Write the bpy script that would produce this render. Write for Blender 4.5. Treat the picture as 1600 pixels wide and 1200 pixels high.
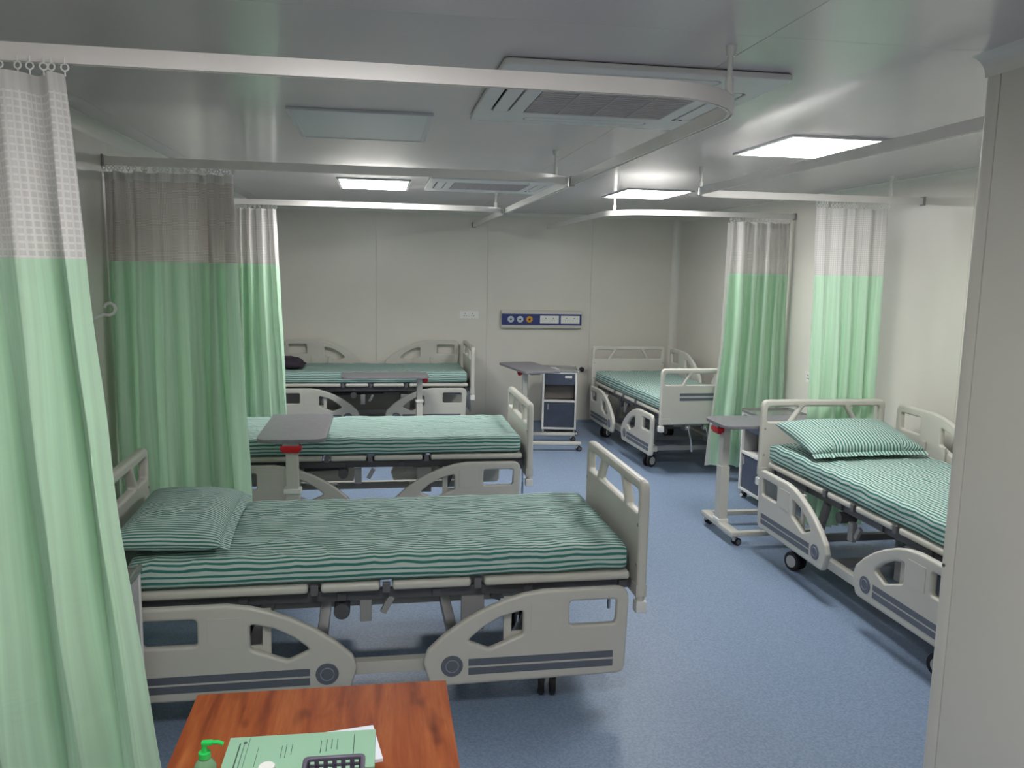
import bpy, bmesh, math, random
from mathutils import Vector, Matrix, noise
PI = math.pi
rnd = random.Random(7)
for o in list(bpy.data.objects): bpy.data.objects.remove(o)
scn = bpy.context.scene
C = scn.collection

# ------------------------------------------------------------------ camera
yaw, pitch, roll = .16005, .13728, -.01959
f = Vector((math.sin(yaw)*math.cos(pitch), math.cos(yaw)*math.cos(pitch), -math.sin(pitch)))
r = Vector((math.cos(yaw), -math.sin(yaw), 0)); d = -(r.cross(f))
r2 = math.cos(roll)*r + math.sin(roll)*d
d2 = -math.sin(roll)*r + math.cos(roll)*d
cd = bpy.data.cameras.new('camera'); cam = bpy.data.objects.new('camera', cd); C.objects.link(cam)
M = Matrix((r2, -d2, -f)).transposed().to_4x4(); M.translation = (0, 0, 1.9)
cam.matrix_world = M
cd.sensor_width = 36; cd.lens = 1294.2/1600*36; cd.clip_start = .02; cd.clip_end = 60
scn.camera = cam

# ------------------------------------------------------------------ world + view
w = bpy.data.worlds.new('world'); scn.world = w; w.use_nodes = True
w.node_tree.nodes['Background'].inputs[0].default_value = (.6, .65, .7, 1)
w.node_tree.nodes['Background'].inputs[1].default_value = .05
vs = scn.view_settings
vs.view_transform = 'Standard'; vs.look = 'None'; vs.gamma = 1; vs.use_curve_mapping = False
vs.exposure = 1.08
LAMP = 16.0        # emission of the lit ceiling panels
LAMP_BACK = 15.5    # the dimmer panels on the camera's side

# ------------------------------------------------------------------ materials
def mat(name, col, rough=.5, metal=0, spec=.5, emis=0, coat=0, coat_rough=.1, alpha=1, trans=0):
    m = bpy.data.materials.new(name); m.use_nodes = True
    b = m.node_tree.nodes['Principled BSDF']
    b.inputs['Base Color'].default_value = (*col, 1)
    b.inputs['Roughness'].default_value = rough
    b.inputs['Metallic'].default_value = metal
    b.inputs['Specular IOR Level'].default_value = spec
    b.inputs['Coat Weight'].default_value = coat
    b.inputs['Coat Roughness'].default_value = coat_rough
    b.inputs['Alpha'].default_value = alpha
    b.inputs['Transmission Weight'].default_value = trans
    if emis:
        b.inputs['Emission Color'].default_value = (1, .99, .97, 1)
        b.inputs['Emission Strength'].default_value = emis
    return m
def nodes(m): return m.node_tree.nodes, m.node_tree.links, m.node_tree.nodes['Principled BSDF']
def noise_col(m, c1, c2, scale, detail=3, coord='Object', mscale=(1, 1, 1), lo=.35, hi=.65, bump=0, rough_var=0):
    n, l, b = nodes(m)
    tc = n.new('ShaderNodeTexCoord'); mp = n.new('ShaderNodeMapping'); mp.inputs['Scale'].default_value = mscale
    t = n.new('ShaderNodeTexNoise'); t.inputs['Scale'].default_value = scale; t.inputs['Detail'].default_value = detail
    cr = n.new('ShaderNodeValToRGB'); cr.color_ramp.elements[0].position = lo; cr.color_ramp.elements[1].position = hi
    cr.color_ramp.elements[0].color = (*c1, 1); cr.color_ramp.elements[1].color = (*c2, 1)
    l.new(tc.outputs[coord], mp.inputs[0]); l.new(mp.outputs[0], t.inputs['Vector'])
    l.new(t.outputs[0], cr.inputs[0]); l.new(cr.outputs[0], b.inputs['Base Color'])
    if bump:
        bp = n.new('ShaderNodeBump'); bp.inputs['Strength'].default_value = bump; bp.inputs['Distance'].default_value = .002
        l.new(t.outputs[0], bp.inputs['Height']); l.new(bp.outputs[0], b.inputs['Normal'])
    return m

M_wall = noise_col(mat('wall_panel_paint', (.5, .5, .45), .34, spec=.45), (.665, .645, .585), (.695, .675, .61), 1.5, bump=.03)
M_ceil = noise_col(mat('ceiling_panel_paint', (.5, .5, .5), .24, spec=.6, coat=.28, coat_rough=.12), (.575, .54, .565), (.60, .565, .585), 1.2, bump=.03)
M_trim = mat('cove_trim', (.70, .69, .64), .28, spec=.6)
M_floor = noise_col(mat('floor_vinyl', (.1, .2, .4), .42, spec=.35), (.175, .245, .36), (.250, .325, .455), 95, detail=4, lo=.36, hi=.64)
M_abs = noise_col(mat('cream_plastic', (.6, .59, .53), .34, spec=.45), (.55, .54, .485), (.575, .565, .51), 3)
M_absw = mat('white_plastic', (.78, .78, .75), .35)
M_strip = mat('slate_stripe', (.12, .135, .165), .4)
M_stripl = mat('slate_light', (.25, .28, .35), .4)
M_frame = mat('grey_steel_paint', (.30, .30, .30), .4, spec=.4)
M_clip = mat('clip_grey', (.13, .13, .14), .45)
M_dark = mat('dark_steel', (.09, .09, .10), .45)
M_rub = mat('black_rubber', (.015, .015, .017), .55)
M_hub = mat('grey_hub', (.45, .45, .46), .4)
M_steel = mat('stainless', (.6, .6, .6), .25, metal=1)
M_alu = noise_col(mat('rail_aluminium', (.62, .61, .56), .3, spec=.55, coat=.2), (.80, .77, .74), (.84, .81, .78), 6)
M_top = noise_col(mat('grey_laminate', (.2, .19, .21), .38, spec=.45), (.19, .185, .205), (.215, .21, .23), 30)
M_red = mat('red_plastic', (.55, .01, .015), .35)
M_navy = mat('navy_plate', (.022, .035, .17), .35)
M_cab = noise_col(mat('slate_cabinet', (.06, .075, .12), .4), (.055, .07, .11), (.07, .085, .13), 8)
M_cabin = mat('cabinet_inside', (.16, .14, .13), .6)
M_black = mat('black_hole', (.01, .01, .01), .6)
M_lit = mat('lit_diffuser', (.9, .9, .9), .5, emis=LAMP)
M_lit2 = mat('lit_diffuser_dim', (.9, .9, .9), .5, emis=LAMP_BACK)
M_unlit = mat('unlit_diffuser', (.66, .69, .71), .3)
M_lframe = mat('light_frame', (.60, .60, .64), .35)
M_ac = mat('ac_plastic', (.74, .73, .73), .35)
M_grille = noise_col(mat('ac_grille', (.46, .41, .41), .6), (.46, .41, .41), (.51, .455, .455), 40)
M_yel = mat('yellow_outlet', (.65, .32, .03), .35)
M_lgrey = mat('light_grey_outlet', (.55, .62, .68), .3)
M_gpaper = mat('green_paper', (.30, .52, .36), .6)
M_wpaper = mat('white_paper', (.78, .80, .88), .6)
M_bpaper = mat('blue_print', (.30, .45, .85), .6)
M_ink = mat('ink', (.04, .08, .07), .6)
M_pink = mat('pink_label', (.75, .45, .45), .6)
M_pump = mat('green_pump', (.02, .55, .10), .3)
M_liquid = mat('green_bottle', (.25, .50, .28), .15, trans=.4)
M_basket = mat('dark_basket', (.10, .09, .13), .4)
M_plum = mat('plum_cloth', (.035, .022, .04), .8)
M_tray = mat('tray_metal', (.35, .36, .35), .25, metal=.6)

def wood():
    m = mat('red_brown_wood', (.4, .1, .03), .5, spec=.2)
    n, l, b = nodes(m)
    tc = n.new('ShaderNodeTexCoord'); mp = n.new('ShaderNodeMapping'); mp.inputs['Scale'].default_value = (9, .9, 2)
    t = n.new('ShaderNodeTexNoise'); t.inputs['Scale'].default_value = 2.2; t.inputs['Detail'].default_value = 8; t.inputs['Distortion'].default_value = .6
    t2 = n.new('ShaderNodeTexNoise'); t2.inputs['Scale'].default_value = 18; t2.inputs['Detail'].default_value = 4
    mp3 = n.new('ShaderNodeMapping'); mp3.inputs['Scale'].default_value = (1.6, .8, 1)
    t3 = n.new('ShaderNodeTexNoise'); t3.inputs['Scale'].default_value = 6; t3.inputs['Detail'].default_value = 2
    cr = n.new('ShaderNodeValToRGB'); e = cr.color_ramp.elements
    e[0].position = .28; e[0].color = (.16, .026, .010, 1); e[1].position = .72; e[1].color = (.46, .14, .04, 1)
    x = e.new(.5); x.color = (.34, .08, .020, 1)
    mx = n.new('ShaderNodeMixRGB'); mx.blend_type = 'MULTIPLY'; mx.inputs[0].default_value = .35
    cr3 = n.new('ShaderNodeValToRGB'); cr3.color_ramp.elements[0].position = .30; cr3.color_ramp.elements[0].color = (.35, .25, .25, 1)
    cr3.color_ramp.elements[1].position = .42; cr3.color_ramp.elements[1].color = (1, 1, 1, 1)
    mx2 = n.new('ShaderNodeMixRGB'); mx2.blend_type = 'MULTIPLY'; mx2.inputs[0].default_value = .8
    l.new(tc.outputs['Object'], mp.inputs[0]); l.new(mp.outputs[0], t.inputs['Vector']); l.new(mp.outputs[0], t2.inputs['Vector'])
    l.new(tc.outputs['Object'], mp3.inputs[0]); l.new(mp3.outputs[0], t3.inputs['Vector']); l.new(t3.outputs[0], cr3.inputs[0])
    l.new(t.outputs[0], cr.inputs[0]); l.new(cr.outputs[0], mx.inputs[1]); l.new(t2.outputs[0], mx.inputs[2])
    l.new(mx.outputs[0], mx2.inputs[1]); l.new(cr3.outputs[0], mx2.inputs[2]); l.new(mx2.outputs[0], b.inputs['Base Color'])
    return m
M_wood = wood()

def striped(name, period, warp):
    # stripes follow V of the UV map (metres measured over the cloth)
    m = mat(name, (.6, .7, .65), .75, spec=.25)
    n, l, b = nodes(m)
    uv = n.new('ShaderNodeUVMap'); uv.uv_map = 'UVMap'
    t = n.new('ShaderNodeTexNoise'); t.inputs['Scale'].default_value = 5; t.inputs['Detail'].default_value = 3
    sep = n.new('ShaderNodeSeparateXYZ')
    w1 = n.new('ShaderNodeMath'); w1.operation = 'MULTIPLY_ADD'; w1.inputs[1].default_value = warp
    di = n.new('ShaderNodeMath'); di.operation = 'DIVIDE'; di.inputs[1].default_value = period
    fr = n.new('ShaderNodeMath'); fr.operation = 'FRACT'
    pp = n.new('ShaderNodeMath'); pp.operation = 'PINGPONG'; pp.inputs[1].default_value = .5
    cr = n.new('ShaderNodeValToRGB'); e = cr.color_ramp.elements
    e[0].position = .20; e[0].color = (.045, .20, .165, 1); e[1].position = .27; e[1].color = (.50, .60, .56, 1)
    l.new(uv.outputs[0], sep.inputs[0]); l.new(uv.outputs[0], t.inputs['Vector'])
    l.new(t.outputs[0], w1.inputs[0]); l.new(sep.outputs[1], w1.inputs[2])
    l.new(w1.outputs[0], di.inputs[0]); l.new(di.outputs[0], fr.inputs[0]); l.new(fr.outputs[0], pp.inputs[0]); l.new(pp.outputs[0], cr.inputs[0])
    l.new(cr.outputs[0], b.inputs['Base Color'])
    t4 = n.new('ShaderNodeTexNoise'); t4.inputs['Scale'].default_value = 9; t4.inputs['Detail'].default_value = 5; t4.inputs['Distortion'].default_value = 1.2
    mp = n.new('ShaderNodeMapping'); mp.inputs['Scale'].default_value = (1, 2.2, 1)
    l.new(uv.outputs[0], mp.inputs[0]); l.new(mp.outputs[0], t4.inputs['Vector'])
    bp = n.new('ShaderNodeBump'); bp.inputs['Strength'].default_value = .5; bp.inputs['Distance'].default_value = .012
    l.new(t4.outputs[0], bp.inputs['Height']); l.new(bp.outputs[0], b.inputs['Normal'])
    return m
M_sheet = striped('striped_sheet', .0262, .013)
M_pillow = striped('striped_pillow', .0225, .012)

def cloth(name, col, rough, transl, sheen=.3):
    m = mat(name, col, rough, spec=.35)
    n, l, b = nodes(m)
    b.inputs['Sheen Weight'].default_value = sheen
    tc = n.new('ShaderNodeUVMap'); tc.uv_map = 'UVMap'
    mp = n.new('ShaderNodeMapping'); mp.inputs['Scale'].default_value = (60, .6, 1)
    t = n.new('ShaderNodeTexNoise'); t.inputs['Scale'].default_value = 1.0; t.inputs['Detail'].default_value = 4
    cr = n.new('ShaderNodeValToRGB'); cr.color_ramp.elements[0].position = .3; cr.color_ramp.elements[1].position = .7
    cr.color_ramp.elements[0].color = (*[c*.88 for c in col], 1); cr.color_ramp.elements[1].color = (*[min(1, c*1.08) for c in col], 1)
    l.new(tc.outputs[0], mp.inputs[0]); l.new(mp.outputs[0], t.inputs['Vector']); l.new(t.outputs[0], cr.inputs[0]); l.new(cr.outputs[0], b.inputs['Base Color'])
    # wrinkles
    mp2 = n.new('ShaderNodeMapping'); mp2.inputs['Scale'].default_value = (3, 3.5, 1)
    t2 = n.new('ShaderNodeTexNoise'); t2.inputs['Scale'].default_value = 1.4; t2.inputs['Detail'].default_value = 5; t2.inputs['Distortion'].default_value = 1.5
    bp = n.new('ShaderNodeBump'); bp.inputs['Strength'].default_value = .35; bp.inputs['Distance'].default_value = .02
    l.new(tc.outputs[0], mp2.inputs[0]); l.new(mp2.outputs[0], t2.inputs['Vector']); l.new(t2.outputs[0], bp.inputs['Height']); l.new(bp.outputs[0], b.inputs['Normal'])
    tr = n.new('ShaderNodeBsdfTranslucent'); mx = n.new('ShaderNodeMixShader'); mx.inputs[0].default_value = transl
    out = n['Material Output']
    l.new(cr.outputs[0], tr.inputs[0]); l.new(b.outputs[0], mx.inputs[1]); l.new(tr.outputs[0], mx.inputs[2]); l.new(mx.outputs[0], out.inputs[0])
    return m, mx
M_green, _ = cloth('mint_satin', (.63, .88, .67), .33, .33, .5)
M_hem, _ = cloth('white_hem', (.74, .72, .70), .6, .3)
def net(name, cell, line, fill_a, col=(.72, .70, .68)):
    m, mx = cloth(name, col, .65, .3)
    n, l, b = nodes(m)
    uv = n.new('ShaderNodeUVMap'); uv.uv_map = 'UVMap'
    sep = n.new('ShaderNodeSeparateXYZ'); l.new(uv.outputs[0], sep.inputs[0])
    ms = []
    for i in range(2):
        di = n.new('ShaderNodeMath'); di.operation = 'DIVIDE'; di.inputs[1].default_value = cell[i]
        fr = n.new('ShaderNodeMath'); fr.operation = 'FRACT'
        lt = n.new('ShaderNodeMath'); lt.operation = 'LESS_THAN'; lt.inputs[1].default_value = line
        l.new(sep.outputs[i], di.inputs[0]); l.new(di.outputs[0], fr.inputs[0]); l.new(fr.outputs[0], lt.inputs[0]); ms.append(lt)
    mxm = n.new('ShaderNodeMath'); mxm.operation = 'MAXIMUM'
    l.new(ms[0].outputs[0], mxm.inputs[0]); l.new(ms[1].outputs[0], mxm.inputs[1])
    mr = n.new('ShaderNodeMapRange'); mr.inputs['To Min'].default_value = fill_a; mr.inputs['To Max'].default_value = 1
    l.new(mxm.outputs[0], mr.inputs['Value'])
    tp = n.new('ShaderNodeBsdfTransparent'); mx3 = n.new('ShaderNodeMixShader')
    l.new(mr.outputs[0], mx3.inputs[0]); l.new(tp.outputs[0], mx3.inputs[1]); l.new(mx.outputs[0], mx3.inputs[2])
    l.new(mx3.outputs[0], n['Material Output'].inputs[0])
    return m
M_net = net('white_grid_net', (.022, .0185), .30, .78, (.88, .86, .84))
M_netfine = net('fine_white_net', (.014, .013), .35, .80, (.82, .79, .77))
M_netgrey = net('fine_grey_net', (.008, .008), .35, .62, (.62, .56, .52))

# ------------------------------------------------------------------ mesh helpers
def link(name, me, m=None, parent=None, loc=None, rot=None):
    o = bpy.data.objects.new(name, me); C.objects.link(o)
    if m is not None and not me.materials:
        for x in (m if isinstance(m, (list, tuple)) else [m]): me.materials.append(x)
    if parent: o.parent = parent
    if loc: o.location = loc
    if rot: o.rotation_euler = rot
    return o
def tag(o, label, cat, group=None, kind=None):
    o['label'] = label; o['category'] = cat
    if group: o['group'] = group
    if kind: o['kind'] = kind
    return o
def empty(name, loc, rz=0, label=None, cat=None, group=None):
    o = bpy.data.objects.new(name, None); C.objects.link(o); o.location = loc; o.rotation_euler = (0, 0, rz)
    o.empty_display_size = .1
    if label: tag(o, label, cat, group)
    return o
def finish(bm, name, m=None, parent=None, smooth=35, loc=None, rot=None):
    bmesh.ops.recalc_face_normals(bm, faces=bm.faces)
    if smooth:
        a = math.radians(smooth)
        for fc in bm.faces: fc.smooth = True
        for e in bm.edges:
            if len(e.link_faces) == 2 and e.calc_face_angle(0) > a: e.smooth = False
    me = bpy.data.meshes.new(name); bm.to_mesh(me); bm.free()
    o = link(name, me, m, parent, loc, rot)
    if smooth and len(me.vertices) < 8000:
        wn_ = o.modifiers.new('weighted_normal', 'WEIGHTED_NORMAL'); wn_.keep_sharp = True
    return o
def add_box(bm, c, s, bev=0, rot=None, seg=2):
    r_ = bmesh.ops.create_cube(bm, size=1)
    vs_ = r_['verts']
    bmesh.ops.scale(bm, vec=s, verts=vs_)
    if bev:
        es = list({e for v in vs_ for e in v.link_edges})
        rr = bmesh.ops.bevel(bm, geom=es, offset=bev, segments=seg, affect='EDGES', profile=.5)
        vs_ = list({v for fc in rr['faces'] for v in fc.verts} | {v for v in vs_ if v.is_valid})
    if rot is not None: bmesh.ops.rotate(bm, cent=(0, 0, 0), matrix=rot, verts=vs_)
    bmesh.ops.translate(bm, vec=c, verts=vs_)
    return vs_
def box(name, c, s, m, parent=None, bev=.004, rot=None, rotm=None):
    bm = bmesh.new(); add_box(bm, (0, 0, 0), s, bev, rotm)
    return finish(bm, name, m, parent, loc=c, rot=rot)
def add_cyl(bm, p0, p1, r0, r1=None, seg=16, caps=True):
    p0 = Vector(p0); p1 = Vector(p1); dv = p1-p0; L = dv.length
    res = bmesh.ops.create_cone(bm, cap_ends=caps, segments=seg, radius1=r0, radius2=r0 if r1 is None else r1, depth=L)
    q = Vector((0, 0, 1)).rotation_difference(dv.normalized()).to_matrix()
    bmesh.ops.rotate(bm, cent=(0, 0, 0), matrix=q, verts=res['verts'])
    bmesh.ops.translate(bm, vec=(p0+p1)/2, verts=res['verts'])
def cyl(name, p0, p1, rad, m, parent=None, seg=16, r1=None):
    bm = bmesh.new(); add_cyl(bm, p0, p1, rad, r1, seg); return finish(bm, name, m, parent)
def add_tube(bm, pts, rad, seg=10):
    pts = [Vector(p) for p in pts]; rings = []
    up = None
    for i, p in enumerate(pts):
        t = (pts[min(i+1, len(pts)-1)]-pts[max(i-1, 0)]).normalized()
        if up is None: up = t.orthogonal().normalized()
        a = (up-t*up.dot(t)).normalized(); up = a; b = t.cross(a)
        rings.append([bm.verts.new(p+rad*(math.cos(2*PI*k/seg)*a+math.sin(2*PI*k/seg)*b)) for k in range(seg)])
    for i in range(len(rings)-1):
        for k in range(seg):
            bm.faces.new((rings[i][k], rings[i][(k+1) % seg], rings[i+1][(k+1) % seg], rings[i+1][k]))
    bm.faces.new(rings[0]); bm.faces.new(rings[-1])
def lathe(name, prof, m, parent=None, seg=24, loc=None, rot=None):
    bm = bmesh.new(); rings = []
    for (rr, z) in prof:
        rings.append([bm.verts.new((rr*math.cos(2*PI*k/seg), rr*math.sin(2*PI*k/seg), z)) for k in range(seg)])
    for i in range(len(rings)-1):
        for k in range(seg):
            bm.faces.new((rings[i][k], rings[i][(k+1) % seg], rings[i+1][(k+1) % seg], rings[i+1][k]))
    bm.faces.new(rings[0]); bm.faces.new(rings[-1])
    return finish(bm, name, m, parent, loc=loc, rot=rot)
def fillet(pts, n=5):
    # pts: (x, y, r)
    out = []
    N = len(pts)
    for i in range(N):
        p = Vector(pts[i][:2]); rr = pts[i][2] if len(pts[i]) > 2 else 0
        a = Vector(pts[i-1][:2]); b = Vector(pts[(i+1) % N][:2])
        if rr <= 0: out.append(p); continue
        u = (a-p); v = (b-p); lu, lv = u.length, v.length; u.normalize(); v.normalize()
        ang = u.angle(v); t = min(rr/math.tan(ang/2), lu*.48, lv*.48)
        p0 = p+u*t; p1 = p+v*t
        for k in range(n+1):
            s = k/n; out.append((1-s)**2*p0+2*s*(1-s)*p+s*s*p1)
    return out
def slab(name, outer, holes, th, bev, m, parent=None, axis='xz', fl=True, origin=None):
    """2D outline with holes given thickness and rounded edges. axis: plane the outline lies in."""
    cu = bpy.data.curves.new('c', 'CURVE'); cu.dimensions = '2D'; cu.fill_mode = 'BOTH'
    cu.extrude = th/2-bev; cu.bevel_depth = bev; cu.bevel_resolution = 2; cu.offset = -bev
    for pl_ in [outer]+list(holes):
        p = fillet(pl_) if fl else [Vector(q[:2]) for q in pl_]
        s = cu.splines.new('POLY'); s.points.add(len(p)-1); s.use_cyclic_u = True
        for k, q in enumerate(p): s.points[k].co = (q[0], q[1], 0, 1)
    to = bpy.data.objects.new('t', cu); C.objects.link(to)
    dg = bpy.context.evaluated_depsgraph_get()
    me = bpy.data.meshes.new_from_object(to.evaluated_get(dg))
    bpy.data.objects.remove(to); bpy.data.curves.remove(cu)
    bm = bmesh.new(); bm.from_mesh(me); bpy.data.meshes.remove(me)
    bmesh.ops.remove_doubles(bm, verts=bm.verts, dist=1e-5)
    for v in bm.verts:
        x, y, z = v.co
        v.co = (x, z, y) if axis == 'xz' else ((z, x, y) if axis == 'yz' else (x, y, z))
    for fc in bm.faces: fc.material_index = 0
    o = finish(bm, name, None, parent, smooth=50)
    o.data.materials.clear(); o.data.materials.append(m)
    return o
def copy_obj(o, parent=None):
    c = o.copy(); C.objects.link(c); c.parent = parent; return c
kids = lambda o: [x for x in bpy.data.objects if x.parent == o]
def copy_tree(o, parent=None, km=None):
    if km is None:
        km = {}
        for x in bpy.data.objects:
            if x.parent: km.setdefault(x.parent.name, []).append(x)
    c = copy_obj(o, parent)
    for ch in km.get(o.name, []): copy_tree(ch, c, km)
    return c

# ------------------------------------------------------------------ room shell
XL, XR, XP, YB, YF, YP, ZC = -1.42, 3.70, 1.87, 10.05, -2.6, 2.43, 2.58
G = .0018
def struct(o): o['kind'] = 'structure'; return o
struct(box('floor', ((XL+XR)/2, (YF+YB)/2, -.05), (XR-XL+.3, YB-YF+.3, .1), M_floor, bev=0))
ceil = struct(box('ceiling', ((XL+XR)/2, (YF+YB)/2, ZC+.06), (XR-XL+.3, YB-YF+.3, .1), M_trim, bev=0))
def panels(parent, axis, rects, fixed, th, m):
    """thin boards with a hairline gap, children of a wall/ceiling (local coordinates)"""
    po = Vector(parent.location)
    for a0, a1, b0, b1 in rects:
        ca, cb, sa, sb = (a0+a1)/2, (b0+b1)/2, a1-a0-G, b1-b0-G*(.5)
        if axis == 'z': c, s = (ca, cb, fixed), (sa, sb, th)
        elif axis == 'y': c, s = (ca, fixed, cb), (sa, th, sb)
        else: c, s = (fixed, ca, cb), (th, sa, sb)
        box('panel', Vector(c)-po, s, m, parent, bev=.0012)
xs = [XL, -1.24, 1.11, 3.46, XR]; ys = [YF, 2.36, YB]
panels(ceil, 'z', [(xs[i], xs[i+1], ys[j], ys[j+1]) for i in range(4) for j in range(2)], ZC+.006, .012, M_ceil)
wb = struct(box('wall_back', ((XL+XR)/2, YB+.06, ZC/2), (XR-XL+.3, .1, ZC+.1), M_wall, bev=0))
bx = [XL, -.034, 1.294, 2.59, XR]
panels(wb, 'y', [(bx[i], bx[i+1], 0, ZC) for i in range(4)], YB+.006, .012, M_wall)
wl = struct(box('wall_left', (XL-.06, (YF+YB)/2, ZC/2), (.1, YB-YF+.3, ZC+.1), M_wall, bev=0))
ly = [YF, -1.3, 0, 1.2, 2.4, 3.6, 4.8, 6.0, 7.2, 8.4, YB]
panels(wl, 'x', [(ly[i], ly[i+1], 0, ZC) for i in range(len(ly)-1)], XL-.006, .012, M_wall)
wr = struct(box('wall_right', (XR+.06, (YP+YB)/2, ZC/2), (.1, YB-YP+.3, ZC+.1), M_wall, bev=0))
ry = [YP-.06, 3.6, 4.8, 6.0, 7.2, 8.4, YB]
panels(wr, 'x', [(ry[i], ry[i+1], 0, ZC) for i in range(len(ry)-1)], XR+.006, .012, M_wall)
wn = struct(box('wall_near_right', (XP+.05, (YF+YP-.03)/2, ZC/2), (.06, YP-YF-.09, ZC), M_wall, bev=0))
ny = [YF, 0.0, 1.2, 2.36]
panels(wn, 'x', [(ny[i], ny[i+1], 0, ZC) for i in range(3)], XP+.006, .012, M_wall)
box('corner_post', Vector((XP+.03, 2.397, ZC/2))-Vector(wn.location), (.06, .066, ZC), M_wall, wn, bev=.018)
wc = struct(box('wall_cross', ((XP+.06+XR)/2, YP-.05, ZC/2), (XR-XP-.06, .06, ZC), M_wall, bev=0))
panels(wc, 'y', [(XP+.06, 2.8, 0, ZC), (2.8, XR, 0, ZC)], YP-.012, .012, M_wall)
struct(box('wall_front', ((XL+XP)/2, YF-.05, ZC/2), (XP-XL+.3, .1, ZC), M_wall, bev=0))
bm = bmesh.new(); add_cyl(bm, (0, 0, 0), (-.003, 0, 0), .006, seg=10)
finish(bm, 'rivet', M_dark, wn, loc=Vector((XP, 2.409, .945))-Vector(wn.location))
# concave cove strips along the wall and ceiling meetings
def cove(name, p0, p1, a, b, rad=.05, m=M_trim):
    p0, p1, a, b = map(Vector, (p0, p1, a, b)); bm = bmesh.new(); n = 6; rings = []
    for p in (p0, p1):
        ring = [bm.verts.new(p)]
        for k in range(n+1):
            t = k/n*PI/2
            ring.append(bm.verts.new(p+a*rad*(1-math.sin(t))+b*rad*(1-math.cos(t))))
        rings.append(ring)
    N = n+2
    for k in range(N): bm.faces.new((rings[0][k], rings[0][(k+1) % N], rings[1][(k+1) % N], rings[1][k]))
    bm.faces.new(rings[0]); bm.faces.new(rings[1])
    return struct(finish(bm, name, m))
cove('trim_1', (XL, YB, ZC), (XR, YB, ZC), (0, 0, -1), (0, -1, 0), .04)
cove('trim_2', (XR, YP, ZC), (XR, YB, ZC), (0, 0, -1), (-1, 0, 0), .06)
cove('trim_3', (XL, YF, ZC), (XL, YB, ZC), (0, 0, -1), (1, 0, 0), .06)
cove('trim_4', (XR, YB, 0), (XR, YB, ZC), (-1, 0, 0), (0, -1, 0), .08)
cove('trim_5', (XL, YB, 0), (XL, YB, ZC), (1, 0, 0), (0, -1, 0), .08)
cove('trim_6', (XP, YF, ZC), (XP, YP, ZC), (0, 0, -1), (-1, 0, 0), .06)
cove('baseboard_back', (XL, YB, 0), (XR, YB, 0), (0, 0, 1), (0, -1, 0), .035, M_floor)
cove('baseboard_right', (XR, YP, 0), (XR, YB, 0), (0, 0, 1), (-1, 0, 0), .035, M_floor)

# ------------------------------------------------------------------ ceiling lights
def light(x, y, lit, label, s=.6, sy=None):
    sy = sy or s
    t = empty('ceiling_light', (x, y, ZC), 0, label, 'ceiling light', 'square ceiling light panels')
    fr = bmesh.new(); wd = .022
    for c_, sz in (((0, sy/2-wd/2), (s, wd)), ((0, -sy/2+wd/2), (s, wd)), ((s/2-wd/2, 0), (wd, sy-2*wd)), ((-s/2+wd/2, 0), (wd, sy-2*wd))):
        add_box(fr, (c_[0], c_[1], -.006), (sz[0], sz[1], .012), .002)
    finish(fr, 'light_frame', M_lframe, t)
    box('diffuser', (0, 0, -.005), (s-2*wd, sy-2*wd, .010), {0: M_unlit, 1: M_lit, 2: M_lit2}[lit], t, bev=0)
    return t
light(2.27, 4.25, 1, 'lit square ceiling panel nearest the right partition, largest glowing one', .56, .70)
light(2.30, 7.12, 1, 'lit square ceiling panel above the far right bed, by the bent curtain track', .58, .80)
light(-.04, 7.10, 1, 'lit square ceiling panel on the left, near the back wall bed', .58, .82)
light(-.08, 4.22, 0, 'unlit pale ceiling panel between the first two curtain tracks', .64, .80)
light(-.08, 1.15, 2, 'ceiling panel overhead, behind the front curtain track', .6)
light(.35, -1.4, 2, 'ceiling panel overhead at the entrance side of the room', .6)

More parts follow.
